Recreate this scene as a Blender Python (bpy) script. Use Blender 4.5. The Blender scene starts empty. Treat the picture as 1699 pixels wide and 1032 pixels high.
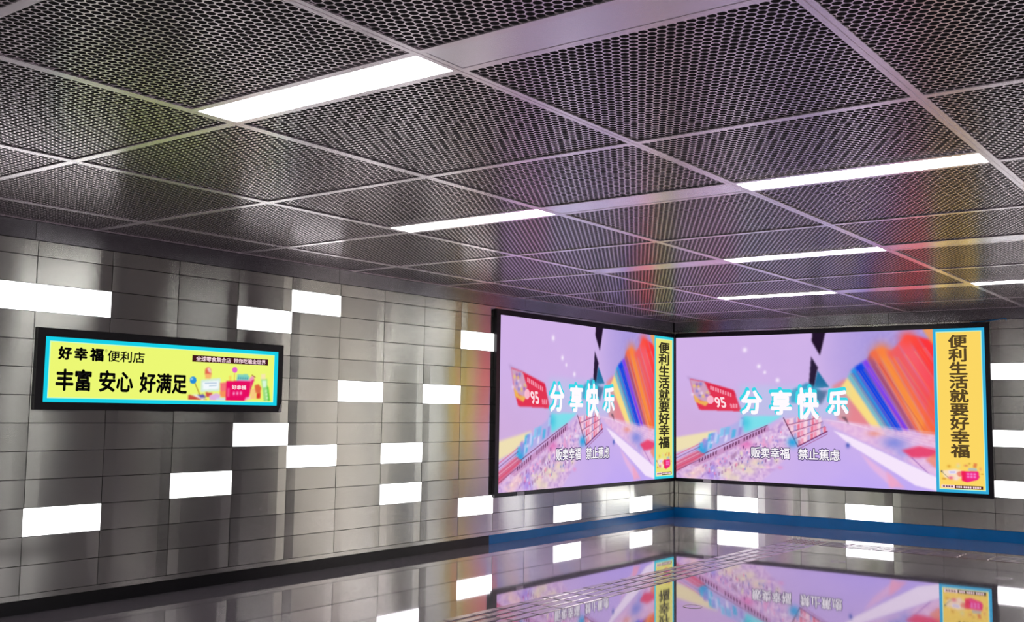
import bpy, math, random
import numpy as np
from mathutils import Matrix, Vector

random.seed(7)
rng = np.random.RandomState(11)
sc = bpy.context.scene
COL = sc.collection

# ------------------------------------------------------------------ camera
FPX = 1747.006
cam_d = bpy.data.cameras.new('camera')
cam_d.sensor_width = 36.0
cam_d.lens = FPX / 1699.0 * 36.0
cam_d.clip_start = 0.05
cam = bpy.data.objects.new('camera', cam_d)
COL.objects.link(cam)
_r = Vector((0.80180926, 0.59742943, 0.01341563))
_u = Vector((0.04623095, -0.08439788, 0.99535908))
_d = Vector((-0.59578906, 0.79746791, 0.09529073))
M = Matrix.Identity(4)
for i in range(3):
    M[i][0] = _r[i]; M[i][1] = _u[i]; M[i][2] = -_d[i]
M[0][3], M[1][3], M[2][3] = 7.2318, -13.6122, 1.4556
cam.matrix_world = M
sc.camera = cam

# ------------------------------------------------------------------ world, exposure
w = bpy.data.worlds.new('world'); sc.world = w
w.use_nodes = True
w.node_tree.nodes['Background'].inputs[0].default_value = (0.02, 0.02, 0.022, 1)
w.node_tree.nodes['Background'].inputs[1].default_value = 0.0
sc.view_settings.view_transform = 'Standard'
sc.view_settings.look = 'None'
sc.view_settings.gamma = 1.0
sc.view_settings.exposure = 0.0
sc.view_settings.use_curve_mapping = False

CEIL_LIGHT = 14.0       # strength of the fluorescent ceiling panels
WALL_LIGHT = 3.2       # strength of the backlit wall panels
SCREEN = 1.0           # strength of the displays

# ------------------------------------------------------------------ room numbers (metres)
HC = 2.776             # ceiling height
TW, TH = 0.6, 0.1993   # wall tile pitch
Z0 = 0.1343            # bottom of the first tile row
NROW = 12
YOFF = -0.039          # tile columns on the left wall start here
XOFF = 0.07            # tile columns on the back wall start here
YFAR, XFAR = -20.0, 11.0
PASS = 5.47            # the end wall stops here, an added, unseen lit hall goes on behind it

# ------------------------------------------------------------------ helpers
def s2l(c):
    c = np.asarray(c, float) / 255.0
    return np.where(c <= 0.04045, c / 12.92, ((c + 0.055) / 1.055) ** 2.4)

def mesh(name, v, f, mat=None, smooth=False):
    me = bpy.data.meshes.new(name)
    me.from_pydata([tuple(p) for p in v], [], [tuple(q) for q in f])
    me.update()
    if mat: me.materials.append(mat)
    if smooth: me.polygons.foreach_set('use_smooth', [True] * len(me.polygons))
    return me

def link(name, me, parent=None, loc=(0, 0, 0), rot=(0, 0, 0)):
    o = bpy.data.objects.new(name, me)
    COL.objects.link(o)
    o.location = loc; o.rotation_euler = rot
    if parent: o.parent = parent
    return o

def tag(o, label=None, cat=None, group=None, kind=None):
    if label: o['label'] = label
    if cat: o['category'] = cat
    if group: o['group'] = group
    if kind: o['kind'] = kind
    return o

class MB:
    def __init__(s): s.v = []; s.f = []
    def add(s, v, f):
        n = len(s.v); s.v += list(v); s.f += [tuple(i + n for i in q) for q in f]; return s
    def box(s, a, b):
        x0, y0, z0 = a; x1, y1, z1 = b
        return s.add([(x0, y0, z0), (x1, y0, z0), (x1, y1, z0), (x0, y1, z0), (x0, y0, z1), (x1, y0, z1), (x1, y1, z1), (x0, y1, z1)],
                     [(0, 3, 2, 1), (4, 5, 6, 7), (0, 1, 5, 4), (1, 2, 6, 5), (2, 3, 7, 6), (3, 0, 4, 7)])
    def cbox(s, a, b, c):
        """box whose +z face is chamfered by c"""
        x0, y0, z0 = a; x1, y1, z1 = b
        v = [(x0, y0, z0), (x1, y0, z0), (x1, y1, z0), (x0, y1, z0),
             (x0, y0, z1 - c), (x1, y0, z1 - c), (x1, y1, z1 - c), (x0, y1, z1 - c),
             (x0 + c, y0 + c, z1), (x1 - c, y0 + c, z1), (x1 - c, y1 - c, z1), (x0 + c, y1 - c, z1)]
        f = [(0, 3, 2, 1)] + [(i, (i + 1) % 4, 4 + (i + 1) % 4, 4 + i) for i in range(4)] \
            + [(4 + i, 4 + (i + 1) % 4, 8 + (i + 1) % 4, 8 + i) for i in range(4)] + [(8, 9, 10, 11)]
        return s.add(v, f)
    def build(s, name, mat, parent=None, loc=(0, 0, 0), rot=(0, 0, 0)):
        return link(name, mesh(name, s.v, s.f, mat), parent, loc, rot)

def empty(name, loc=(0, 0, 0), rot=(0, 0, 0), parent=None):
    o = link(name, None, parent, loc, rot); o.empty_display_size = 0.1
    return o

LROT = (math.pi / 2, 0, math.pi / 2)    # local x -> +y, local y -> up, local z -> into the room
BROT = (math.pi / 2, 0, 0)              # local x -> +x, local y -> up, local z -> into the room

# ------------------------------------------------------------------ materials
def newmat(name):
    m = bpy.data.materials.new(name); m.use_nodes = True
    return m, m.node_tree, m.node_tree.nodes['Principled BSDF']

def plain(name, col, rough=0.5, metal=0.0, ior=1.45, noise=0.0, scale=20, bump=0.0):
    m, nt, p = newmat(name)
    p.inputs['Base Color'].default_value = (*col, 1)
    p.inputs['Roughness'].default_value = rough
    p.inputs['Metallic'].default_value = metal
    p.inputs['IOR'].default_value = ior
    if noise or bump:
        tc = nt.nodes.new('ShaderNodeTexCoord'); nz = nt.nodes.new('ShaderNodeTexNoise')
        nz.inputs['Scale'].default_value = scale; nz.inputs['Detail'].default_value = 4
        nt.links.new(tc.outputs['Object'], nz.inputs['Vector'])
        if noise:
            mx = nt.nodes.new('ShaderNodeMix'); mx.data_type = 'RGBA'
            mx.inputs[6].default_value = (*[c * (1 - noise) for c in col], 1)
            mx.inputs[7].default_value = (*[min(1, c * (1 + noise)) for c in col], 1)
            nt.links.new(nz.outputs['Fac'], mx.inputs[0]); nt.links.new(mx.outputs[2], p.inputs['Base Color'])
        if bump:
            b = nt.nodes.new('ShaderNodeBump'); b.inputs['Strength'].default_value = bump; b.inputs['Distance'].default_value = 0.002
            nt.links.new(nz.outputs['Fac'], b.inputs['Height']); nt.links.new(b.outputs['Normal'], p.inputs['Normal'])
    return m

def emit(name, col, strength=1.0):
    m = bpy.data.materials.new(name); m.use_nodes = True
    nt = m.node_tree; nt.nodes.clear()
    e = nt.nodes.new('ShaderNodeEmission'); o = nt.nodes.new('ShaderNodeOutputMaterial')
    e.inputs[0].default_value = (*col, 1); e.inputs[1].default_value = strength
    nt.links.new(e.outputs[0], o.inputs[0])
    return m

def semit(name, rgb, strength=1.0): return emit(name, tuple(s2l(rgb)), strength)

def steel(name, base, rough, aniso, tangent=(0, 0, 1), scale=(3, 3, 260)):
    """stainless steel brushed along the wall: reflections smear up and down"""
    m = bpy.data.materials.new(name); m.use_nodes = True
    nt = m.node_tree; nt.nodes.clear()
    p = nt.nodes.new('ShaderNodeBsdfAnisotropic'); out = nt.nodes.new('ShaderNodeOutputMaterial')
    p.inputs['Anisotropy'].default_value = aniso
    cx = nt.nodes.new('ShaderNodeCombineXYZ')
    for i in range(3): cx.inputs[i].default_value = tangent[i]
    nt.links.new(cx.outputs[0], p.inputs['Tangent'])
    g = nt.nodes.new('ShaderNodeNewGeometry'); mp = nt.nodes.new('ShaderNodeMapping'); nz = nt.nodes.new('ShaderNodeTexNoise')
    mp.inputs['Scale'].default_value = scale
    nz.inputs['Scale'].default_value = 1.0; nz.inputs['Detail'].default_value = 3
    nt.links.new(g.outputs['Position'], mp.inputs[0]); nt.links.new(mp.outputs[0], nz.inputs['Vector'])
    oi = nt.nodes.new('ShaderNodeObjectInfo')
    mx = nt.nodes.new('ShaderNodeMix'); mx.data_type = 'RGBA'
    mx.inputs[6].default_value = (*[c * 0.86 for c in base], 1); mx.inputs[7].default_value = (*[min(1, c * 1.1) for c in base], 1)
    nt.links.new(nz.outputs['Fac'], mx.inputs[0])
    hs = nt.nodes.new('ShaderNodeHueSaturation')
    mr = nt.nodes.new('ShaderNodeMapRange'); mr.inputs[3].default_value = 0.90; mr.inputs[4].default_value = 1.06
    nt.links.new(oi.outputs['Random'], mr.inputs[0]); nt.links.new(mr.outputs[0], hs.inputs['Value'])
    nt.links.new(mx.outputs[2], hs.inputs['Color']); nt.links.new(hs.outputs[0], p.inputs['Color'])
    rr = nt.nodes.new('ShaderNodeMapRange'); rr.inputs[3].default_value = rough * 0.92; rr.inputs[4].default_value = rough * 1.08
    nt.links.new(nz.outputs['Fac'], rr.inputs[0]); nt.links.new(rr.outputs[0], p.inputs['Roughness'])
    nt.links.new(p.outputs[0], out.inputs[0])
    return m

def vcol(name, strength=1.0):
    m = bpy.data.materials.new(name); m.use_nodes = True
    nt = m.node_tree; nt.nodes.clear()
    a = nt.nodes.new('ShaderNodeAttribute'); a.attribute_name = 'picture'
    e = nt.nodes.new('ShaderNodeEmission'); o = nt.nodes.new('ShaderNodeOutputMaterial')
    e.inputs[1].default_value = strength
    nt.links.new(a.outputs['Color'], e.inputs[0]); nt.links.new(e.outputs[0], o.inputs[0])
    return m

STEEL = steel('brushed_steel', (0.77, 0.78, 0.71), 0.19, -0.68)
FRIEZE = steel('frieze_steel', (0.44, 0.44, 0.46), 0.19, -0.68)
DARK = plain('dark_backing', (0.012, 0.012, 0.013), 0.8, noise=0.2)
BLACK = plain('black_skirting', (0.008, 0.008, 0.009), 0.22, noise=0.2)
BLUE_GLOW = plain('skirting_blue_glow', (0.002, 0.21, 0.58), 0.25, noise=0.15, scale=6)  # blue glow of the screens put into the skirting colour
BEZEL = plain('black_bezel', (0.010, 0.008, 0.012), 0.25, noise=0.2)
RAIL = plain('ceiling_rail', (0.93, 0.86, 0.90), 0.26, 0.8, noise=0.06, scale=8)
MESHM = plain('perforated_metal', (0.93, 0.84, 0.88), 0.26, 0.8, noise=0.06, scale=8)
BLANK = plain('blank_strip_metal', (0.93, 0.89, 0.95), 0.26, 0.8, noise=0.05, scale=5)
VOID = plain('plenum_black', (0.004, 0.003, 0.004), 0.9, noise=0.2)
FLOORM = plain('polished_floor', (0.60, 0.54, 0.62), 0.035, 0.72, 2.0, noise=0.10, scale=1.3)
TACT = plain('tactile_steel', (0.60, 0.54, 0.56), 0.22, 0.9, noise=0.1, scale=15)
DARKBROWN = plain('added_passage_brown', (0.03, 0.02, 0.018), 0.7, noise=0.1, scale=3)
ADDED_PIER_GREY = plain('added_grey_pier', (0.20, 0.21, 0.22), 0.5, noise=0.08, scale=2)
CREAM = plain('added_cream_wall', (0.70, 0.69, 0.61), 0.55, noise=0.06, scale=2)
PLASTER = plain('far_wall_grey', (0.30, 0.29, 0.27), 0.6, noise=0.08, scale=2)
CLIP = plain('grey_clip', (0.45, 0.44, 0.45), 0.35, 0.6, noise=0.05)
CABLE = plain('blue_cable', (0.0, 0.16, 0.42), 0.4, noise=0.1)
LIGHTM = emit('ceiling_diffuser', (1.0, 0.97, 0.975), CEIL_LIGHT)
WLIGHT = emit('wall_diffuser', (1.0, 0.985, 0.99), WALL_LIGHT)

# ------------------------------------------------------------------ floor
floor = MB().box((-0.02, YFAR, -0.1), (XFAR + 3.0, 9.0, 0.0)).build('floor', FLOORM)
tag(floor, 'grey polished stone floor that mirrors the screens', 'floor', kind='structure')

# ------------------------------------------------------------------ walls
def tile_mesh(wd, ht, seed):
    """a thin pressed steel tile, slightly uneven, origin at its lower left back corner"""
    r = random.Random(seed)
    nx, ny = 6, 3
    c = 0.0025; t = 0.012
    v = []; f = []
    bow = r.uniform(-0.0010, 0.0012)
    e = [r.uniform(-0.0012, 0.0012) for _ in range(4)]
    for j in range(ny + 1):
        for i in range(nx + 1):
            a, b = i / nx, j / ny
            z = t + bow * (4 * a * (1 - a)) + (e[0] * (1 - a) + e[1] * a) * (1 - b) + (e[2] * (1 - a) + e[3] * a) * b
            if i in (0, nx): z -= 0.0012
            v.append((c + a * (wd - 2 * c), c + b * (ht - 2 * c), z))
    for j in range(ny):
        for i in range(nx):
            k = j * (nx + 1) + i
            f.append((k, k + 1, k + nx + 2, k + nx + 1))
    ring = [i for i in range(nx + 1)] + [(j) * (nx + 1) + nx for j in range(1, ny + 1)] \
        + [ny * (nx + 1) + i for i in range(nx - 1, -1, -1)] + [j * (nx + 1) for j in range(ny - 1, 0, -1)]
    n = len(v)
    for k in ring: v.append((v[k][0], v[k][1], 0.0))
    m = len(ring)
    for q in range(m):
        f.append((ring[q], n + q, n + (q + 1) % m, ring[(q + 1) % m]))
    return mesh('wall_tile', v, f, STEEL, smooth=False)

_tiles = {}
def tile(wd, ht):
    k = (round(wd, 3), round(ht, 3))
    if k not in _tiles: _tiles[k] = [tile_mesh(wd, ht, hash(k) % 1000 + s) for s in range(6)]
    return random.choice(_tiles[k])

def rowz(r): return Z0 + r * TH

# left wall: backing sheet, plane x = 0 is the tile face
wl = MB().box((-0.15, YFAR, 0.0), (-0.014, 0.15, HC + 0.6)).build('wall_left', DARK)
tag(wl, 'left wall clad in brushed steel tiles', 'wall', kind='structure')
wb = MB().box((-0.014, 0.014, 0.0), (PASS, 0.15, HC + 0.6)).build('wall_back', DARK)
tag(wb, 'end wall clad in brushed steel tiles behind the wide screen', 'wall', kind='structure')
wr = MB().box((XFAR, YFAR, 0.0), (XFAR + 0.15, -0.9, HC + 0.6)).build('wall_right', PLASTER)
tag(wr, 'grey right wall of the hall', 'wall', kind='structure')
MB().box((XFAR, 2.5, 0.0), (XFAR + 0.15, 9.0, HC + 0.6)).build('added_cream_section', CREAM, wr)  # pale stretch added out of view, mirrored in the left wall
wd_ = MB().box((XFAR + 3.0, -1.05, 0.0), (XFAR + 3.15, 2.65, HC + 0.6)).box((XFAR + 0.15, -1.05, 0.0), (XFAR + 3.0, -0.9, HC + 0.6)).box((XFAR + 0.15, 2.5, 0.0), (XFAR + 3.0, 2.65, HC + 0.6)).box((XFAR, -0.9, HC + 0.02), (XFAR + 3.0, 2.5, HC + 0.1)).build('added_wall_side', DARKBROWN)
tag(wd_, 'unseen dark side passage off the hall, added for the steel to mirror', 'wall', kind='structure')  # added recess out of view, gives the steel its dark streaks
wf = MB().box((-0.15, YFAR - 0.15, 0.0), (XFAR + 0.15, YFAR, HC + 0.6)).build('wall_front', PLASTER)
tag(wf, 'grey wall closing the hall behind the viewpoint', 'wall', kind='structure')
wp = MB().box((PASS - 0.15, 0.15, 0.0), (PASS, 9.0, HC + 0.6)).box((PASS - 0.15, 9.0, 0.0), (XFAR + 0.15, 9.15, HC + 0.6)).build('added_wall_hall', CREAM)
tag(wp, 'unseen cream hall walls beyond the end wall, added for the steel to mirror', 'wall', kind='structure')  # added hall out of view, gives the steel its pale streaks

# lit tiles: (nearest column boundary, number of columns, row)
LLIT = {  # left wall
    (1, 1, 0): 'white backlit wall panel in the bottom row nearest the screen corner, left wall',
    (4, 1, 0): 'white backlit wall panel in the bottom row under the middle of the left screen',
    (7, 1, 1): 'white backlit wall panel just left of the left screen\'s bottom corner, above the skirting',
    (9, 1, 2): 'lower of two white backlit panels stacked one tile apart left of the screen',
    (9, 1, 4): 'upper of two white backlit panels stacked one tile apart left of the screen',
    (8, 1, 7): 'white backlit wall panel at mid height, nearer the left screen of the level pair',
    (10, 1, 7): 'white backlit wall panel at mid height, farther from the screen in the level pair',
    (7, 1, 10): 'white backlit wall panel touching the left screen near its top edge',
    (11, 1, 11): 'highest white backlit panel on the left wall, cornering a lower one beside the sign',
    (12, 1, 10): 'white backlit wall panel just above the yellow sign\'s right end',
    (12, 1, 5): 'white backlit wall panel just below the yellow sign\'s right end',
    (11, 1, 4): 'white backlit wall panel touching corners with the one below the sign',
    (13, 1, 3): 'white backlit wall panel low under the middle of the sign, right of the lowest one',
    (15, 1, 2): 'large white backlit panel at lower left, under the yellow sign\'s left end',
    (15, 2, 10): 'long white backlit panel above the yellow sign, cut by the left picture edge',
}
BLIT = {  # back wall, column from XOFF
    (1, 1, 0): 'white backlit panel under the end wall screen, nearer the corner',
    (4, 1, 0): 'white backlit panel under the end wall screen, right of its middle',
    (7, 1, 9): 'topmost of three white backlit panels right of the end wall screen',
    (7, 1, 5): 'middle of three white backlit panels right of the end wall screen',
    (7, 1, 2): 'lowest of three white backlit panels right of the end wall screen',
}

def wall_light(wd, ht, loc, rot, label, group):
    root = empty('wall_light', loc, rot)
    tag(root, label, 'wall light', group)
    c = 0.002
    MB().box((c, c, -0.012), (wd - c, ht - c, 0.004)).build('housing', CLIP, root)
    MB().cbox((c, c, 0.004), (wd - c, ht - c, 0.015), 0.0015).build('diffuser', WLIGHT, root)
    return root

def clad_left():
    lit = set()
    for (n, k, r), lab in LLIT.items():
        for q in range(k): lit.add((n + q, r))
        y = -TW * (n + k) + YOFF
        wall_light(TW * k, TH, (-0.013, y, rowz(r)), LROT, lab, 'backlit panels in the left wall')
    for n in range(-1, 21):
        y0 = -TW * (n + 1) + YOFF
        wd = TW if n >= 0 else -0.002 - YOFF + 0.0
        if n < 0: y0 = YOFF; wd = 0.037
        for r in range(NROW + 1):
            if (n, r) in lit: continue
            ht = TH if r < NROW else 0.113
            z = rowz(r)
            if n < 7 and z > 0.56 and z + ht < 2.56: continue      # wholly behind the screen
            o = link('wall_tile', tile(wd, ht), wl, (-0.013, y0, z), LROT)
            if wd > 0.3:
                o.rotation_euler = (math.pi / 2 + random.gauss(0, 0.0016), random.gauss(0, 0.0005), math.pi / 2 + random.gauss(0, 0.0022))
    # plain cladding further back, top band and bottom trim
    MB().box((-0.013, YFAR, Z0), (-0.002, -TW * 21 + YOFF - 0.002, 2.64)).build('plain_cladding', STEEL, wl)
    y = YFAR
    for a, b in [(-20, -14.5), (-14.5, -9.66), (-9.66, -6.66), (-6.66, -3.66), (-3.66, -0.006)]:
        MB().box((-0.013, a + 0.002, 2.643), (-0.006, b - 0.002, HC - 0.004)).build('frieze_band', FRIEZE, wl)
    for a, b in [(-20, -12.64), (-12.64, -9.64), (-9.64, -6.64), (-6.64, -4.84), (-4.84, -3.04), (-3.04, -0.004)]:
        MB().box((-0.013, a + 0.001, 0.097), (0.003, b - 0.001, Z0 - 0.001)).build('trim_strip', STEEL, wl)
clad_left()

def clad_back():
    lit = set()
    for (n, k, r), lab in BLIT.items():
        for q in range(k): lit.add((n + q, r))
        wall_light(TW * k, TH, (XOFF + TW * n, 0.013, rowz(r) - (0.0 if r == 0 else 0.012)), BROT, lab, 'backlit panels in the end wall')
    ncol = int((PASS - XOFF) / TW)
    for n in range(-1, ncol + 1):
        x0 = XOFF + TW * n; wd = TW
        if n < 0: x0 = 0.002; wd = XOFF - 0.004
        if n == ncol: wd = PASS - x0
        for r in range(NROW + 1):
            if (n, r) in lit: continue
            ht = TH if r < NROW else 0.113
            z = rowz(r) - (0.012 if (n >= 7 and 2 <= r <= 9) else 0.0)
            if n >= 7 and r == 1: ht = TH - 0.012
            if n >= 7 and r == 10: z -= 0.012; ht = TH + 0.012
            if n < 7 and z > 0.56 and z + ht < 2.56: continue
            if wd < 0.01: continue
            o = link('wall_tile', tile(wd, ht), wb, (x0, 0.013, z), BROT)
            if wd > 0.3:
                o.rotation_euler = (math.pi / 2 + random.gauss(0, 0.0016), random.gauss(0, 0.0005), random.gauss(0, 0.0022))
    for a, b in [(0.008, 3.07), (3.07, PASS)]:
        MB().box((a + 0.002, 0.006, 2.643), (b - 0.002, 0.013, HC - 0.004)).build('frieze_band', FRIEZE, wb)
clad_back()

# skirting
def skirt(name, a, b, mat, lab):
    o = MB().box(a, b).build(name, mat); tag(o, lab, 'skirting', kind='structure'); return o
skirt('baseboard_left', (-0.013, YFAR, 0.0), (0.001, -4.3, 0.096), BLACK, 'black skirting along the foot of the left wall')
skirt('baseboard_left', (-0.013, -4.3, 0.0), (0.001, 0.0, 0.096), BLUE_GLOW, 'skirting on the left wall below the screen, blue screen glow in its colour')
skirt('baseboard_back', (0.002, -0.001, 0.0), (PASS, 0.013, 0.133), BLUE_GLOW, 'skirting along the foot of the end wall, blue screen glow in its colour')

# unseen piers and backlit tiles added on the right wall for steel reflections
for y in (-17.5, -14.2, -10.8, -7.6, -4.9, -2.9, -2.0, 5.2):
    MB().box((XFAR - 0.12, y - 0.17, 0.0), (XFAR, y + 0.17, HC)).build('added_pier', ADDED_PIER_GREY, wr)
for y, z in [(-16, 1.2), (-13, 0.9), (-12, 2.0), (-9.4, 1.5), (-8.7, 0.6), (-6.2, 1.9), (-5.9, 0.8), (-3.7, 1.3)]:
    MB().box((XFAR - 0.03, y - 0.45, z), (XFAR, y + 0.45, z + 0.3)).build('added_light_tile', WLIGHT, wr)

# ------------------------------------------------------------------ ceiling
ceil = MB().box((-0.014, YFAR, HC + 0.55), (XFAR, 9.0, HC + 0.6)).build('ceiling', VOID)
tag(ceil, 'suspended ceiling of perforated metal panels', 'ceiling', kind='structure')

GX0, GDX = 0.598, 1.3565
GY0, GDY = -10.54, 1.347
XL = [0.0] + [GX0 + GDX * k for k in range(8)]
XL = [x for x in XL if x < XFAR] + [XFAR]
KMIN, KMAX = -7, 7
STRIP = 0.26          # strip + its near rail, measured back from the far grid line
# strips: grid line index (even) -> {column index: 'L' light or 'B' blank}; columns: 1 = a-b, 2 = b-c, 3 = c-d, 4 = d-e, 5 = e-f
STRIPS = {0: {3: 'L', 4: 'B', 5: 'L', 6: 'B', 7: 'L'},
          2: {2: 'L', 3: 'B', 4: 'L'},
          4: {2: 'B', 3: 'L', 4: 'B', 5: 'B', 6: 'B'},
          6: {2: 'L', 3: 'B', 4: 'L', 5: 'B', 6: 'B'},
          -2: {2: 'L', 3: 'L', 4: 'L', 5: 'L', 6: 'L', 7: 'L'},  # rows behind the camera: unseen lights added to brighten the room
          -4: {2: 'L', 3: 'L', 4: 'L', 5: 'L', 6: 'L', 7: 'L'},
          -6: {2: 'L', 3: 'L', 4: 'L', 5: 'L', 6: 'L', 7: 'L'}}

PITCH = 0.0376
_perf = {}
def perforated(wx, wy):
    key = (round(wx, 3), round(wy, 3))
    if key in _perf: return _perf[key]
    R = PITCH / math.sqrt(3); dy = PITCH * math.sqrt(3) / 2; rad = PITCH * 0.455
    V = []; F = []
    ny = int(wy / dy) + 2; nx = int(wx / PITCH) + 2
    oy = (wy - (ny - 1) * dy) / 2
    seg = 12
    ang = [math.radians(30 * k + 30) for k in range(seg)]
    outer = [(R * math.cos(a), R * math.sin(a)) if k % 2 == 0 else (PITCH / 2 * math.cos(a), PITCH / 2 * math.sin(a)) for k, a in enumerate(ang)]
    inner = [(rad * math.cos(a), rad * math.sin(a)) for a in ang]
    cx = lambda x: min(max(x, 0.0), wx)
    cy = lambda y: min(max(y, 0.0), wy)
    t = 0.0010
    for j in range(ny):
        y = oy + j * dy
        for i in range(nx + 1):
            x = (i + (0.5 if j % 2 else 0.0)) * PITCH - PITCH * 0.25
            if x - PITCH * .5 > wx or x + PITCH * .5 < 0 or y - R > wy or y + R < 0: continue
            n = len(V)
            for q in range(seg): V.append((cx(x + outer[q][0]), cy(y + outer[q][1]), 0.0))
            for q in range(seg): V.append((cx(x + inner[q][0]), cy(y + inner[q][1]), 0.0))
            for q in range(seg): V.append((cx(x + inner[q][0]), cy(y + inner[q][1]), t))
            for q in range(seg):
                p = (q + 1) % seg
                F.append((n + q, n + seg + q, n + seg + p, n + p))
                F.append((n + seg + q, n + 2 * seg + q, n + 2 * seg + p, n + seg + p))
    _perf[key] = mesh('ceiling_panel', V, F, MESHM)
    return _perf[key]

def panel(x0, y0, x1, y1):
    g = 0.003
    link('ceiling_panel', perforated(x1 - x0 - 2 * g, y1 - y0 - 2 * g), ceil, (x0 + g, y0 + g, HC + 0.0075))

BW = 0.05
def rail(x0, y0, x1, y1, along):
    """a grid bar: two flanges with a shadow groove between them"""
    b = MB()
    if along == 'y':
        m = (x0 + x1) / 2
        b.box((x0, y0, HC), (m - 0.002, y1, HC + 0.006)).box((m + 0.002, y0, HC), (x1, y1, HC + 0.006)).box((m - 0.002, y0, HC + 0.004), (m + 0.002, y1, HC + 0.006))
    else:
        b.box((x0, y0, HC), (x1, y1, HC + 0.006))
    b.build('grid_bar', RAIL, ceil)

CLAB = {(0, 3): 'large white ceiling light nearest the viewer, upper left',
        (2, 2): 'white strip ceiling light in the middle, left half of the second strip line',
        (2, 4): 'long white strip ceiling light at right, reaching almost to the picture edge',
        (4, 3): 'white strip ceiling light above the left part of the end wall screen, middle distance',
        (6, 2): 'farthest thin white strip ceiling light, just before the end wall near the corner',
        (6, 4): 'thin white strip ceiling light above the end wall screen, cut by right edge'}

def ceiling_light(x0, x1, yf, label):
    root = empty('ceiling_light', ((x0 + x1) / 2, yf - 0.12, HC))
    tag(root, label, 'ceiling light', 'strip lights in the ceiling')
    hx = (x1 - x0) / 2; a, b = -0.105, 0.105
    MB().box((-hx, a, 0.0078), (hx, b, 0.045)).build('housing', RAIL, root)
    MB().box((-hx, a, 0.0015), (hx, b, 0.0075)).build('diffuser', LIGHTM, root)

for k in range(len(XL) - 1):
    x0, x1 = XL[k], XL[k + 1]
    for j in range(KMIN, KMAX + 2):
        # panel spans grid line j-1 .. j
        ya = GY0 + GDY * (j - 1); yb = GY0 + GDY * j
        if j == KMAX + 1:
            yb = 0.0
            if ya > -0.05: continue
        if j == KMIN: ya = YFAR
        s = STRIPS.get(j, {}).get(k) if j <= KMAX else None
        if s:
            panel(x0, ya, x1, yb - STRIP + 0.02)
            rail(x0 + BW / 2, yb - 0.262, x1 - BW / 2, yb - 0.226, 'x')
            rail(x0 + BW / 2, yb - 0.014, x1 - BW / 2, yb + 0.024, 'x')
            if s == 'L':
                if (j, k) in CLAB: ceiling_light(x0 + BW / 2 + 0.001, x1 - BW / 2 - 0.001, yb, CLAB[(j, k)])
                else: MB().box((x0 + BW / 2 + 0.001, yb - 0.225, HC + 0.0015), (x1 - BW / 2 - 0.001, yb - 0.015, HC + 0.0075)).build('added_light_panel', LIGHTM, ceil)  # out of view, added for extra light
            else:
                MB().box((x0 + BW / 2 + 0.002, yb - 0.224, HC + 0.0015), (x1 - BW / 2 - 0.002, yb - 0.016, HC + 0.006)).build('blank_panel', BLANK, ceil)
        else:
            panel(x0, ya, x1, yb)
            if j <= KMAX: rail(x0 + (BW / 2 if k else 0), yb - 0.022, x1 - BW / 2, yb + 0.022, 'x')
for k, x in enumerate(XL[1:-1]):
    for j in range(KMIN, KMAX + 2, 2):
        ya = max(YFAR, GY0 + GDY * (j - 1)); yb = min(0.0, GY0 + GDY * (j + 1))
        if yb > ya: rail(x - BW / 2, ya, x + BW / 2, yb, 'y')
MB().box((PASS, 0.0, HC), (XFAR, 9.0, HC + 0.02)).build('added_hall_soffit', RAIL, ceil)
for y_ in (3.0, 4.0, 5.0, 6.0, 7.0, 8.0):  # unseen hall lights, added to brighten what the steel mirrors
    for x_ in (6.6, 8.1, 9.6):
        MB().box((x_ - 0.65, y_ - 0.105, HC - 0.004), (x_ + 0.65, y_ + 0.105, HC)).build('added_light_panel', LIGHTM, ceil)
# shadow gap angle where the ceiling meets the walls
MB().box((0.0, YFAR, HC - 0.002), (0.02, 0.0, HC + 0.006)).build('edge_angle', RAIL, ceil)
MB().box((0.02, -0.02, HC - 0.002), (PASS, 0.0, HC + 0.006)).build('edge_angle', RAIL, ceil)

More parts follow.
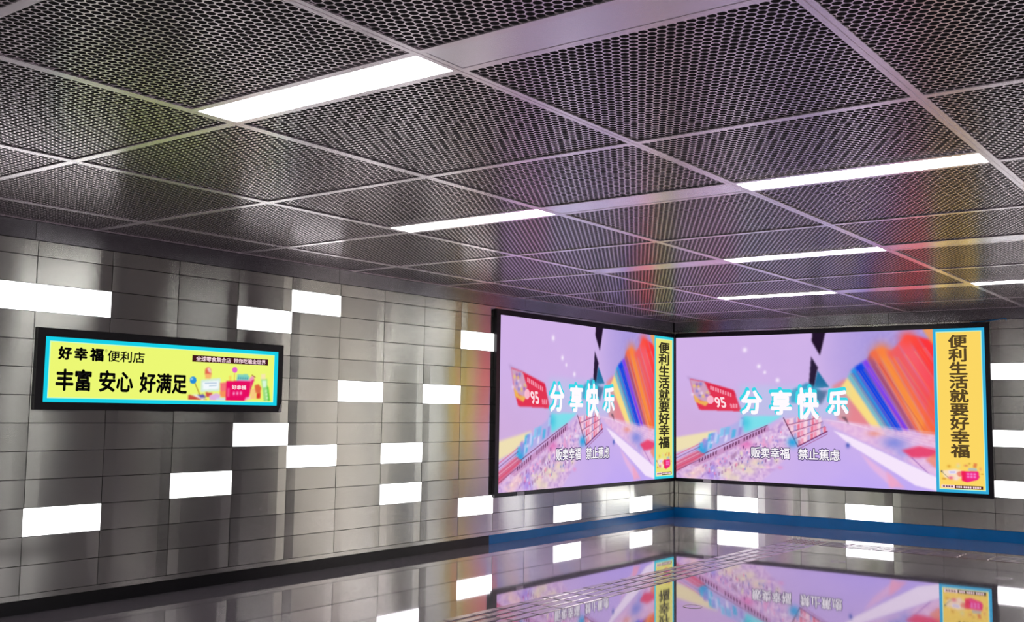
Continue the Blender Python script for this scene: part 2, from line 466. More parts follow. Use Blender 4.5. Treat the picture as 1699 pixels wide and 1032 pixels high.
# ------------------------------------------------------------------ painting on a fine grid (pictures on screens and prints)
class Canvas:
    def __init__(s, nx, ny, bg):
        s.nx, s.ny = nx, ny
        s.u = (np.arange(nx) + 0.5) / nx; s.v = (np.arange(ny) + 0.5) / ny
        s.U, s.V = np.meshgrid(s.u, s.v)
        s.c = np.zeros((ny, nx, 3)); s.c[:] = bg
    def blur(s, m, k):
        for _ in range(2):
            for ax in (0, 1):
                if k < 1: continue
                p = np.pad(m, [(k, k) if a == ax else (0, 0) for a in (0, 1)], mode='edge')
                cs = np.cumsum(p, axis=ax); z = np.zeros_like(np.take(cs, [0], axis=ax))
                cs = np.concatenate([z, cs], axis=ax); n = m.shape[ax]
                m = (np.take(cs, range(2 * k + 1, 2 * k + 1 + n), axis=ax) - np.take(cs, range(n), axis=ax)) / (2 * k + 1)
        return m
    def mask(s, poly):
        ins = np.zeros((s.ny, s.nx), bool)
        n = len(poly)
        for i in range(n):
            (x0, y0), (x1, y1) = poly[i], poly[(i + 1) % n]
            if y0 == y1: continue
            c = ((s.V >= min(y0, y1)) & (s.V < max(y0, y1)) & (s.U < x0 + (s.V - y0) * (x1 - x0) / (y1 - y0)))
            ins ^= c
        return ins.astype(float)
    def put(s, m, col, a=1.0):
        col = np.asarray(col, float)
        m = (m * a)[..., None]
        s.c = s.c * (1 - m) + col * m
    def poly(s, poly, col, a=1.0, soft=1): s.put(s.blur(s.mask(poly), soft), col, a)
    def blob(s, x, y, rx, ry, col, a=1.0, hard=False):
        d = ((s.U - x) / rx) ** 2 + ((s.V - y) / ry) ** 2
        s.put((d < 1).astype(float) if hard else np.exp(-d), col, a)
    def line(s, p, q, wpx, col, a=1.0, soft=0):
        ax = s.nx / s.ny_aspect if hasattr(s, 'ny_aspect') else 1
        px, py = (s.U - p[0]) * s.nx, (s.V - p[1]) * s.ny
        dx, dy = (q[0] - p[0]) * s.nx, (q[1] - p[1]) * s.ny
        L2 = dx * dx + dy * dy
        t = np.clip((px * dx + py * dy) / L2, 0, 1)
        d = np.hypot(px - t * dx, py - t * dy)
        s.put(np.clip(wpx / 2 + 0.5 - d, 0, 1), col, a)
    def noise(s, cell):
        g = rng.rand(int(s.ny / cell) + 2, int(s.nx / cell) + 2)
        yy = s.V * (g.shape[0] - 1.001); xx = s.U * (g.shape[1] - 1.001)
        y0 = yy.astype(int); x0 = xx.astype(int); fy = yy - y0; fx = xx - x0
        return (g[y0, x0] * (1 - fx) * (1 - fy) + g[y0, x0 + 1] * fx * (1 - fy) + g[y0 + 1, x0] * (1 - fx) * fy + g[y0 + 1, x0 + 1] * fx * fy)
    def mesh(s, name, w, h, mat):
        nx, ny = s.nx, s.ny
        X, Y = np.meshgrid(np.linspace(0, w, nx + 1), np.linspace(0, h, ny + 1))
        co = np.stack([X, Y, np.zeros_like(X)], -1).reshape(-1, 3)
        k = (np.arange(ny)[:, None] * (nx + 1) + np.arange(nx)[None, :]).reshape(-1)
        F = np.stack([k, k + 1, k + nx + 2, k + nx + 1], -1)
        me = bpy.data.meshes.new(name)
        me.vertices.add(len(co)); me.vertices.foreach_set('co', co.reshape(-1))
        me.loops.add(F.size); me.loops.foreach_set('vertex_index', F.reshape(-1))
        me.polygons.add(len(F)); me.polygons.foreach_set('loop_start', np.arange(len(F)) * 4)
        me.update(calc_edges=True)
        # pixel colours -> vertex colours (mean of the four cells)
        p = np.pad(s.c, ((1, 1), (1, 1), (0, 0)), mode='edge')
        vc = (p[:-1, :-1] + p[1:, :-1] + p[:-1, 1:] + p[1:, 1:]) / 4
        lin = s2l(np.clip(vc, 0, 255))
        rgba = np.concatenate([lin, np.ones(lin.shape[:2] + (1,))], -1)
        at = me.color_attributes.new('picture', 'FLOAT_COLOR', 'POINT')
        at.data.foreach_set('color', rgba.astype(np.float32).reshape(-1))
        me.materials.append(mat)
        return me

PIC = vcol('screen_picture', SCREEN)
PRINT = vcol('backlit_print', SCREEN)

# ---- lettering
def glyph_mesh(text, bold=0.0):
    """outlines of the text as a flat mesh; bold thickens the strokes by overlaying shifted copies"""
    c = bpy.data.curves.new('lettering', 'FONT'); c.body = text; c.size = 1.0
    c.resolution_u = 3
    o = bpy.data.objects.new('lettering', c); COL.objects.link(o)
    dg = bpy.context.evaluated_depsgraph_get()
    me = bpy.data.meshes.new_from_object(o.evaluated_get(dg))
    bpy.data.objects.remove(o); bpy.data.curves.remove(c)
    if bold > 0:
        V = [tuple(v.co) for v in me.vertices]; F = [tuple(p.vertices) for p in me.polygons]
        VV = []; FF = []
        for k in range(8):
            dx, dy = bold * math.cos(k * math.pi / 4), bold * math.sin(k * math.pi / 4)
            n = len(VV)
            VV += [(x + dx, y + dy, 0) for x, y, z in V]; FF += [tuple(i + n for i in f) for f in F]
        bpy.data.meshes.remove(me)
        me = mesh('lettering', VV, FF)
    return me

def lettering(text, rect, mat, parent, z, bold=0.02, name='lettering', shear=0.0):
    """text stretched to the rectangle (x0, y0, x1, y1) of the parent's plane"""
    me = glyph_mesh(text, bold)
    n = len(me.vertices); co = np.zeros(n * 3); me.vertices.foreach_get('co', co); co = co.reshape(-1, 3)
    lo, hi = co.min(0), co.max(0)
    x0, y0, x1, y1 = rect
    co[:, 0] = x0 + (co[:, 0] - lo[0]) / (hi[0] - lo[0]) * (x1 - x0)
    co[:, 1] = y0 + (co[:, 1] - lo[1]) / (hi[1] - lo[1]) * (y1 - y0)
    co[:, 0] += shear * (co[:, 1] - y0)
    co[:, 2] = 0
    me.vertices.foreach_set('co', co.reshape(-1)); me.update()
    me.materials.clear(); me.materials.append(mat); me.name = name
    return link(name, me, parent, (0, 0, z))

def vertical_text(text, xc, wd, ytop, pitch, mat, parent, z, bold=0.03):
    V = []; F = []
    for i, ch in enumerate(text):
        me = glyph_mesh(ch, bold)
        n = len(V)
        for v in me.vertices:
            V.append((xc + (v.co.x - 0.5) * wd, ytop - i * pitch - pitch + (v.co.y + 0.12) * pitch * 1.02, 0))
        F += [tuple(q + n for q in p.vertices) for p in me.polygons]
    return link('lettering', mesh('lettering', V, F, mat), parent, (0, 0, z))

# ------------------------------------------------------------------ the video picture (a shop aisle seen through a tilted shopping scene)
def paint_video():
    C = Canvas(520, 292, (205, 178, 232))
    U, V = C.U, C.V
    C.put(np.clip((0.75 - U) * 1.2, 0, 1) * np.clip((V - 0.3) * 2, 0, 1), (211, 178, 232), 0.8)
    C.put(np.clip(U - 0.55, 0, 1) * 2.2 * np.clip((V - 0.5) * 3, 0, 1), (166, 152, 222), 0.9)
    C.put(np.clip(0.35 - np.abs(V - 0.35), 0, 1) * np.clip(0.5 - U, 0, 1) * 4, (206, 164, 205), 0.7)
    C.put(np.clip(0.45 - V, 0, 1) * np.clip((U - 0.35) * 3, 0, 1) * 2.4, (191, 168, 244), 0.9)
    C.put(C.noise(26) * 0.22, (224, 190, 240), 0.8)
    C.put(np.clip((U - 0.60) * 5, 0, 1) * np.clip((V - 0.45) * 4, 0, 1), (158, 142, 216), 0.75)
    C.put(np.clip((U - 0.6) * 3, 0, 1) * np.clip((V - 0.6) * 4, 0, 1) * C.noise(5), (195, 180, 235), 0.5)
    for x, y, r in [(0.298, 0.901, .009), (0.355, 0.786, .008), (0.379, 0.744, .006), (0.14, 0.30, .007), (0.43, 0.69, .008)]:
        C.blob(x, y, r, r * 1.8, (250, 240, 255), 0.9)
    # dark post and teal wedge
    C.poly([(0.567, 1.01), (0.619, 1.01), (0.596, 0.851), (0.566, 0.945)], (34, 20, 42))
    C.poly([(0.562, 0.846), (0.588, 0.771), (0.582, 0.734), (0.573, 0.632), (0.552, 0.640)], (42, 30, 58))
    C.poly([(0.586, 0.753), (0.63, 0.641), (0.571, 0.635)], (38, 112, 160))
    C.poly([(0.481, 0.617), (0.546, 0.672), (0.589, 0.635), (0.617, 0.586), (0.588, 0.549), (0.48, 0.536)], (40, 138, 185), 0.9, 2)
    C.poly([(0.58, .62), (.625, .62), (.60, .53), (.56, .53)], (58, 60, 110), 0.8, 2)
    # red price card
    card = [(0.062, 0.705), (0.127, 0.684), (0.25, 0.624), (0.283, 0.476), (0.102, 0.485), (0.078, 0.584)]
    C.poly([(0.045, 0.725), (0.14, 0.68), (0.1, 0.6)], (170, 140, 190), 0.5, 2)
    C.poly(card, (226, 54, 84))
    C.poly([(0.062, 0.700), (0.125, 0.682), (0.15, 0.60), (0.14, 0.53), (0.082, 0.57)], (206, 168, 198), 0.95, 1)
    C.poly([(0.076, 0.60), (0.105, 0.55), (0.145, 0.54), (0.13, 0.51), (0.085, 0.54)], (240, 190, 90), 0.9, 1)
    for i in range(14):
        C.blob(0.07 + rng.rand() * 0.07, 0.57 + rng.rand() * 0.10, 0.007, 0.012, [(150, 90, 190), (240, 200, 110), (120, 120, 210), (240, 220, 240)][i % 4], 0.8)
    C.poly([(0.135, 0.675), (0.252, 0.618), (0.262, 0.585), (0.145, 0.625)], (216, 34, 70), 0.6, 1)
    for i in range(9):
        x = 0.150 + i * 0.0105; y = 0.640 - i * 0.0062
        C.poly([(x, y - .012), (x + .007, y - .016), (x + .007, y + .012), (x, y + .016)], (250, 170, 190), 0.85, 0)
    C.blob(0.151, 0.556, 0.015, 0.030, (250, 190, 210), 0.95, True)
    for i in range(3): C.poly([(.236 + i * .011, .500), (.244 + i * .011, .498), (.243 + i * .011, .528), (.235 + i * .011, .530)], (250, 170, 190), 0.8, 0)
    # pale yellow band
    C.poly([(-0.02, 0.28), (0.182, 0.344), (0.077, 0.222), (-0.02, 0.170)], (240, 226, 178), 0.95, 2)
    # upper shelf goods, blue and cyan
    C.poly([(0.093, 0.216), (0.20, 0.345), (0.292, 0.428), (0.288, 0.316), (0.093, 0.164)], (178, 176, 232), 0.9, 2)
    for i in range(22):
        t = rng.rand(); x = 0.10 + t * 0.19; y = 0.18 + t * 0.17 + rng.rand() * 0.07
        wv = 0.004 + rng.rand() * 0.007
        C.poly([(x - wv, y - .03), (x + wv, y - .02), (x + wv + .006, y + .035), (x - wv + .004, y + .03)],
               [(120, 190, 235), (200, 210, 250), (130, 150, 225), (70, 180, 225), (235, 225, 250), (160, 140, 215)][i % 6], 0.8, 1)
    C.blob(0.115, 0.195, 0.022, 0.03, (45, 165, 220), 0.9)
    C.poly([(0.292, 0.444), (0.45, 0.452), (0.383, 0.383), (0.292, 0.329)], (122, 226, 236), 0.95, 2)
    C.blob(0.30, 0.40, 0.02, 0.05, (60, 190, 220), 0.6)
    # lower shelf goods, pinks and mauves
    low = [(-0.02, -0.01), (0.0, 0.06), (0.398, 0.358), (0.458, 0.436), (0.50, 0.30), (0.455, 0.16), (0.351, -0.01)]
    mlow = C.blur(C.mask(low), 2)
    C.put(mlow, (212, 172, 220), 0.85)
    C.put(mlow * C.noise(4), (240, 214, 240), 0.75)
    C.put(mlow * np.clip(C.noise(5) * 2 - 0.9, 0, 1), (160, 120, 195), 0.6)
    for i in range(70):
        t = rng.rand(); x = 0.02 + t * 0.44; y = t * 0.36 - rng.rand() * 0.18 * (0.4 + t)
        if y < 0.01: continue
        C.blob(x, y, 0.004 + rng.rand() * 0.010, 0.006 + rng.rand() * 0.016,
               [(245, 190, 220), (236, 226, 190), (150, 140, 225), (230, 150, 200), (250, 240, 250), (190, 150, 215)][i % 6], 0.75)
    for x, y in [(0.215, 0.05), (0.31, 0.075), (0.25, 0.02), (0.34, 0.13), (0.27, 0.10)]:
        C.blob(x, y, 0.028, 0.03, (236, 222, 188), 0.7)
    C.blob(0.16, 0.03, 0.03, 0.03, (150, 132, 235), 0.7)
    C.blob(0.30, 0.25, 0.03, 0.035, (232, 110, 180), 0.7)
    for i in range(90):
        t = rng.rand(); x = 0.01 + t * 0.43; y = t * 0.35 - rng.rand() * 0.16 * (0.4 + t)
        if y < 0.01: continue
        q = 0.003 + rng.rand() * 0.004
        C.poly([(x, y), (x + q, y + q), (x + q, y + q * 4), (x, y + q * 3)], [(122, 70, 130), (255, 244, 255), (150, 110, 190), (240, 120, 170), (110, 120, 200)][i % 5], 0.6, 0)
    for i in range(16):
        x = 0.17 + i * 0.0135; y = 0.015 + i * 0.0125
        if i % 5 == 4: continue
        C.poly([(x, y), (x + .006, y + .004), (x + .006, y + .026), (x, y + .022)], (146, 96, 150), 0.45, 0)
    # shelf edge with dark price tags
    C.poly([(0.06, 0.10), (0.39, 0.383), (0.396, 0.352), (0.09, 0.085)], (196, 140, 190), 0.8, 1)
    C.line((0.10, 0.16), (0.388, 0.385), 1.4, (96, 40, 80), 0.85)
    for i in range(24):
        t = i / 24.0
        if 0.28 < t < 0.36 or 0.62 < t < 0.66: continue
        x = 0.10 + t * 0.285; y = 0.130 + t * 0.236
        C.poly([(x, y - .016), (x + .006, y - .012), (x + .007, y + .014), (x + .001, y + .010)], (100, 52, 92), 0.85, 0)
    C.poly([(0.235, 0.17), (0.262, 0.205), (0.262, 0.165), (0.238, 0.14)], (120, 70, 110), 0.35, 1)
    # red packs at the near end
    C.poly([(-0.02, 0.10), (0.093, 0.200), (0.13, 0.17), (-0.02, 0.02)], (214, 96, 128), 0.85, 1)
    for i in range(7):
        y = 0.02 + i * 0.022
        C.line((-0.01, y), (0.105, y + 0.095), 1.0, [(240, 190, 215), (90, 40, 90), (230, 50, 80), (250, 220, 235)][i % 4], 0.75)
    C.poly([(0.03, 0.02), (0.11, 0.10), (0.14, 0.07), (0.07, -0.01)], (250, 206, 200), 0.6, 3)
    # tilted basket
    box = [(0.452, 0.426), (0.587, 0.470), (0.618, 0.354), (0.507, 0.251)]
    C.poly(box, (236, 170, 200), 0.9, 1)
    C.put(C.mask(box) * C.noise(3), (250, 220, 235), 0.7)
    for i in range(4):
        t = 0.22 + i * 0.26
        p = (0.452 + (0.507 - 0.452) * t, 0.426 + (0.251 - 0.426) * t); q = (0.587 + (0.618 - 0.587) * t, 0.470 + (0.354 - 0.470) * t)
        C.line(p, q, 1.3, (110, 40, 90), 0.9)
        for n in range(9):
            a = n / 9.0; x = p[0] + (q[0] - p[0]) * a; y = p[1] + (q[1] - p[1]) * a
            C.poly([(x, y), (x + .010, y + .006), (x + .009, y + .042), (x, y + .036)], [(246, 130, 160), (255, 226, 234), (150, 150, 220), (230, 70, 100)][(n + i) % 4], 0.55, 0)
    C.line((0.452, 0.436), (0.507, 0.248), 1.8, (80, 30, 70), 0.95)
    C.line((0.507, 0.248), (0.62, 0.352), 1.8, (110, 40, 90), 0.9)
    C.line((0.514, 0.236), (0.62, 0.335), 1.2, (150, 70, 120), 0.8)
    C.blob(0.486, 0.275, 0.020, 0.032, (40, 165, 225), 0.95)
    # rainbow hangings
    C.poly([(0.640, 0.650), (0.691, 0.696), (0.790, 0.36), (0.66, 0.43)], (238, 122, 118), 0.75, 3)
    def stripe(a, b, a2, b2, col, al=1.0, soft=1): C.poly([a, a2, b2, b], col, al, soft)
    B = [((0.672, 0.640), (0.800, 0.345)), ((0.699, 0.705), (0.838, 0.328)), ((0.710, 0.745), (0.852, 0.338)), ((0.724, 0.770), (0.866, 0.350)),
         ((0.752, 0.803), (0.893, 0.362)), ((0.770, 0.822), (0.915, 0.372)), ((0.784, 0.862), (0.935, 0.366)), ((0.802, 0.884), (0.958, 0.344)),
         ((0.832, 0.888), (0.995, 0.330)), ((0.858, 0.868), (1.02, 0.330)), ((0.880, 0.915), (1.05, 0.400)), ((0.908, 0.966), (1.09, 0.42)), ((0.945, 0.960), (1.12, 0.45)), ((1.01, 0.925), (1.2, 0.4))]
    cols = [(250, 222, 132), (110, 190, 200), (40, 150, 226), (16, 66, 228), (128, 66, 236), (168, 84, 120), (236, 104, 74), (250, 142, 62), (248, 110, 70), (240, 92, 100), (248, 92, 104), (254, 66, 62), (255, 52, 56)]
    for i in range(len(cols)):
        stripe(*B[i], *B[i + 1], cols[i], 0.97, 2)
    for x, y, r, c in [(0.822, 0.872, 0.030, (250, 130, 66)), (0.795, 0.850, 0.016, (240, 110, 76)), (0.915, 0.945, 0.030, (252, 80, 66)), (0.862, 0.855, 0.018, (240, 96, 96))]:
        C.blob(x, y, r, r * 1.7, c, 0.9)
    for i in range(44):
        t = rng.rand(); x = 0.70 + t * 0.28; y = 0.72 + t * 0.17
        C.line((x, y), (x + 0.150, y - 0.42), 0.8 + 1.6 * rng.rand(), [(255, 190, 140), (150, 40, 110), (255, 120, 140), (250, 150, 90), (255, 96, 70)][i % 5], 0.22)
    C.put(np.clip((U - 0.93) * 12, 0, 1) * np.clip((V - 0.42) * 6, 0, 1) * np.clip((0.9 - V) * 8, 0, 1), (255, 50, 62), 0.5)
    C.poly([(0.966, 1.0), (1.0, 1.0), (1.0, 0.902)], (244, 156, 84), 0.9, 2)
    C.poly([(1.0, 0.72), (1.0, 0.28), (0.95, 0.30)], (244, 96, 60), 0.5, 3)
    # right counter: clutter, white beam, pink wedges
    mc = C.blur(C.mask([(0.597, 0.43), (0.697, 0.412), (0.86, 0.375), (1.01, 0.345), (1.01, 0.08), (0.887, 0.19), (0.703, 0.330)]), 3)
    C.put(mc, (226, 176, 220), 0.80)
    C.put(mc * C.noise(5), (244, 206, 232), 0.7)
    C.blob(0.86, 0.29, 0.045, 0.045, (118, 134, 222), 0.8)
    C.blob(0.89, 0.23, 0.03, 0.04, (140, 150, 232), 0.6)
    C.blob(0.79, 0.345, 0.025, 0.02, (236, 150, 130), 0.7)
    C.poly([(0.885, 0.245), (0.945, 0.275), (1.0, 0.26), (1.0, 0.21), (0.92, 0.20)], (232, 62, 104), 0.9, 2)
    C.poly([(0.965, 0.19), (1.0, 0.235), (1.0, 0.14)], (240, 130, 96), 0.7, 2)
    C.line((0.92, 0.20), (0.985, 0.09), 2.2, (160, 110, 185), 0.7)
    for i in range(6):
        C.line((0.60 + i * .02, 0.43 - i * .004), (1.0, 0.36 - i * 0.022), 0.8, (250, 225, 245), 0.4)
    C.poly([(0.641, 0.360), (0.690, 0.330), (1.01, 0.080), (1.01, 0.000), (0.93, 0.030), (0.702, 0.270)], (248, 232, 252), 0.95, 1)
    C.poly([(0.74, 0.22), (0.873, 0.048), (0.85, 0.01), (0.775, 0.130)], (236, 184, 224), 0.8, 2)
    C.poly([(0.83, 0.115), (0.895, 0.010), (0.84, 0.008)], (240, 164, 196), 0.8, 2)
    C.blob(0.695, 0.265, 0.007, 0.016, (70, 90, 180), 0.9)
    C.poly([(0.672, 0.45), (0.695, 0.41), (0.70, 0.40), (0.69, 0.45)], (70, 40, 60), 0.7, 1)
    # glow behind the headline
    C.poly([(0.275, 0.66), (0.70, 0.64), (0.70, 0.44), (0.275, 0.44)], (150, 225, 240), 0.28, 6)
    return C

DISPW, DISPH = 3.565, 1.995
video_mesh = paint_video().mesh('video_picture', DISPW, DISPH, PIC)

# goods drawing shared by the banners and the sign (bag, sweets, cartons)
def paint_goods(bg, nx, ny, full):
    C = Canvas(nx, ny, bg)
    if full:   # wide version on the sign
        C.poly([(.02, .0), (.02, .14), (.10, .10), (.20, .02), (.24, .0)], (196, 60, 60), 0.9, 1)
        C.poly([(.06, .14), (.12, .14), (.22, .02), (.17, .0)], (236, 232, 244), 0.9, 1)
        C.poly([(.12, .14), (.19, .16), (.22, .07), (.16, .05)], (96, 84, 176), 0.95, 1)
        C.line((.085, .48), (.145, .15), 2.4, (190, 160, 60), 0.95)
        C.blob(.066, .545, .037, .10, (36, 140, 216), 1, True); C.blob(.052, .58, .014, .03, (190, 226, 250), 0.9)
        C.poly([(.195, .86), (.215, .92), (.24, .93), (.262, .86), (.268, .72), (.195, .72)], (226, 96, 80), 0.95, 1)
        C.poly([(.215, .90), (.235, .80), (.26, .76), (.265, .83), (.245, .92)], (250, 214, 205), 0.9, 1)
        C.poly([(.195, .74), (.27, .74), (.262, .60), (.203, .60)], (250, 176, 110), 0.95, 1)
        C.poly([(.15, .56), (.375, .64), (.365, .26), (.155, .22)], (214, 236, 226), 0.95, 1)
        C.poly([(.175, .50), (.355, .56), (.35, .32), (.178, .29)], (246, 250, 255), 0.95, 1)
        C.line((.20, .47), (.33, .49), 1.6, (140, 170, 200), 0.8); C.line((.25, .40), (.33, .42), 1.6, (150, 180, 200), 0.8)
        C.poly([(.37, .50), (.45, .52), (.45, .10), (.38, .14)], (246, 112, 120), 0.95, 1)
        C.poly([(.37, .24), (.45, .28), (.45, .08), (.38, .10)], (246, 150, 90), 0.95, 1)
        C.poly([(.21, .22), (.29, .20), (.27, .10), (.22, .08)], (206, 62, 66), 0.9, 1)
        C.poly([(.25, .12), (.33, .20), (.38, .16), (.37, .0), (.26, .0)], (222, 176, 232), 0.95, 1)
        C.poly([(.33, .06), (.44, .08), (.44, .0), (.33, .0)], (206, 222, 246), 0.9, 1)
        C.line((.535, .78), (.535, .56), 2.2, (240, 190, 90), 0.9)
        C.blob(.537, .89, .030, .085, (226, 100, 206), 1, True)
        C.poly([(.47, .70), (.50, .72), (.50, .52), (.475, .52)], (246, 206, 90), 0.9, 1)
        C.poly([(.57, .76), (.69, .78), (.715, .70), (.70, .55), (.56, .55)], (120, 206, 196), 0.95, 1)
        for i in range(5): C.blob(.585 + i * .026, .655, .009, .03, (70, 140, 160), 0.8)
        C.poly([(.58, .60), (.70, .60), (.74, .72), (.775, .74), (.76, .56), (.72, .46), (.58, .50)], (240, 140, 200), 0.9, 1)
        C.line((.745, .76), (.785, .70), 1.8, (150, 90, 50), 0.9)
        C.poly([(.44, .56), (.735, .58), (.72, .10), (.665, .0), (.44, .0)], (232, 14, 98), 1, 1)
        C.poly([(.735, .58), (.78, .66), (.745, .40), (.72, .12)], (226, 30, 110), 0.95, 1)
        C.poly([(.46, .36), (.485, .36), (.485, .10), (.46, .10)], (250, 120, 160), 0.7, 1)
        C.poly([(.68, .10), (.74, .14), (.74, .05), (.66, .0)], (250, 190, 216), 0.8, 1)
        for i in range(3): C.blob(.535 + i * .042, .205 + i * .008, .014, .05, (250, 170, 214), 0.95)
        C.poly([(.735, .34), (.80, .38), (.80, .05), (.735, .06)], (250, 196, 130), 0.9, 1)
        C.poly([(.78, .46), (.83, .50), (.865, .40), (.855, .22), (.80, .24)], (222, 90, 60), 0.9, 1)
        C.poly([(.81, .24), (.86, .24), (.855, .08), (.81, .08)], (214, 44, 44), 0.95, 1)
        C.poly([(.855, .80), (.91, .82), (.915, .62), (.86, .62)], (250, 226, 190), 0.8, 1)
        C.poly([(.86, .64), (.935, .66), (.94, .46), (.975, .02), (.90, .0), (.885, .30)], (150, 218, 130), 0.95, 1)
        C.poly([(.935, .46), (.955, .42), (.98, .02), (.955, .02)], (80, 190, 60), 0.9, 1)
        C.poly([(.872, .62), (.925, .62), (.925, .42), (.885, .40)], (226, 250, 226), 0.9, 1)
        for i in range(3): C.blob(.925 + i * .008, .30 - i * .10, .014, .04, (220, 250, 200), 0.8)
    else:      # compact cluster at the foot of a banner
        C.put(C.blur(C.mask([(.02, .55), (.35, .66), (.5, .60), (.5, .22), (.1, .2)]), 2), (250, 228, 224), 0.75)
        C.blob(.20, .78, .045, .075, (222, 166, 60), 0.9); C.blob(.42, .80, .05, .09, (216, 222, 160), 0.8)
        C.blob(.42, .90, .04, .06, (250, 206, 150), 0.7)
        C.blob(.60, .84, .05, .06, (226, 150, 90), 0.9); C.blob(.68, .94, .03, .05, (206, 160, 70), 0.8)
        C.poly([(.78, .98), (.86, .96), (.84, .76), (.76, .74)], (226, 130, 74), 0.9, 1)
        C.poly([(.66, .74), (.84, .74), (.86, .60), (.64, .60)], (176, 190, 192), 0.9, 1)
        C.blob(.93, .70, .03, .08, (240, 160, 110), 0.8)
        C.blob(.02, .52, .03, .05, (90, 90, 90), 0.85, False); C.line((.04, .48), (.18, .22), 1.6, (150, 150, 110), 0.9)
        C.poly([(.18, .56), (.36, .58), (.38, .44), (.20, .40)], (236, 226, 250), 0.95, 1)
        C.line((.22, .52), (.34, .53), 1.2, (150, 150, 210), 0.8); C.line((.23, .46), (.33, .47), 1.2, (150, 150, 210), 0.8)
        C.poly([(.37, .44), (.42, .54), (.49, .56), (.49, .30), (.42, .30)], (236, 130, 110), 0.9, 1)
        C.poly([(.04, .22), (.12, .22), (.12, .12), (.03, .12)], (220, 160, 60), 0.9, 1)
        C.blob(.24, .22, .06, .08, (226, 80, 130), 0.85)
        C.blob(.36, .18, .07, .08, (250, 220, 226), 0.9)
        C.poly([(.49, .56), (.88, .58), (.90, .30), (.86, .18), (.62, .04), (.50, .12)], (240, 40, 126), 1, 1)
        C.poly([(.49, .56), (.58, .56), (.60, .06), (.50, .12)], (238, 36, 80), 0.9, 1)
        for j in range(2):
            for i in range(3): C.blob(.645 + i * .075, .44 - j * .13, .030, .055, (250, 150, 220), 0.95)
        C.blob(.97, .46, .035, .03, (210, 160, 60), 0.9)
    return C

WHITE = semit('letter_white', (255, 250, 255), 1.0)
CYANL = semit('letter_cyan', (60, 215, 232), 1.0)
PURPLE = semit('letter_outline', (74, 58, 108), 1.0)
PINKW = semit('letter_pink_white', (255, 222, 230), 1.0)
INK = plain('letter_black', (0.006, 0.004, 0.004), 0.6)
INK2 = semit('letter_dark_grey', (52, 48, 34), 1.0)
BROWN = semit('letter_brown', (86, 68, 40), 1.0)
FOOTINK = semit('foot_ink', (120, 88, 104), 1.0)
MAROON = semit('bar_maroon', (64, 22, 30), 1.0)

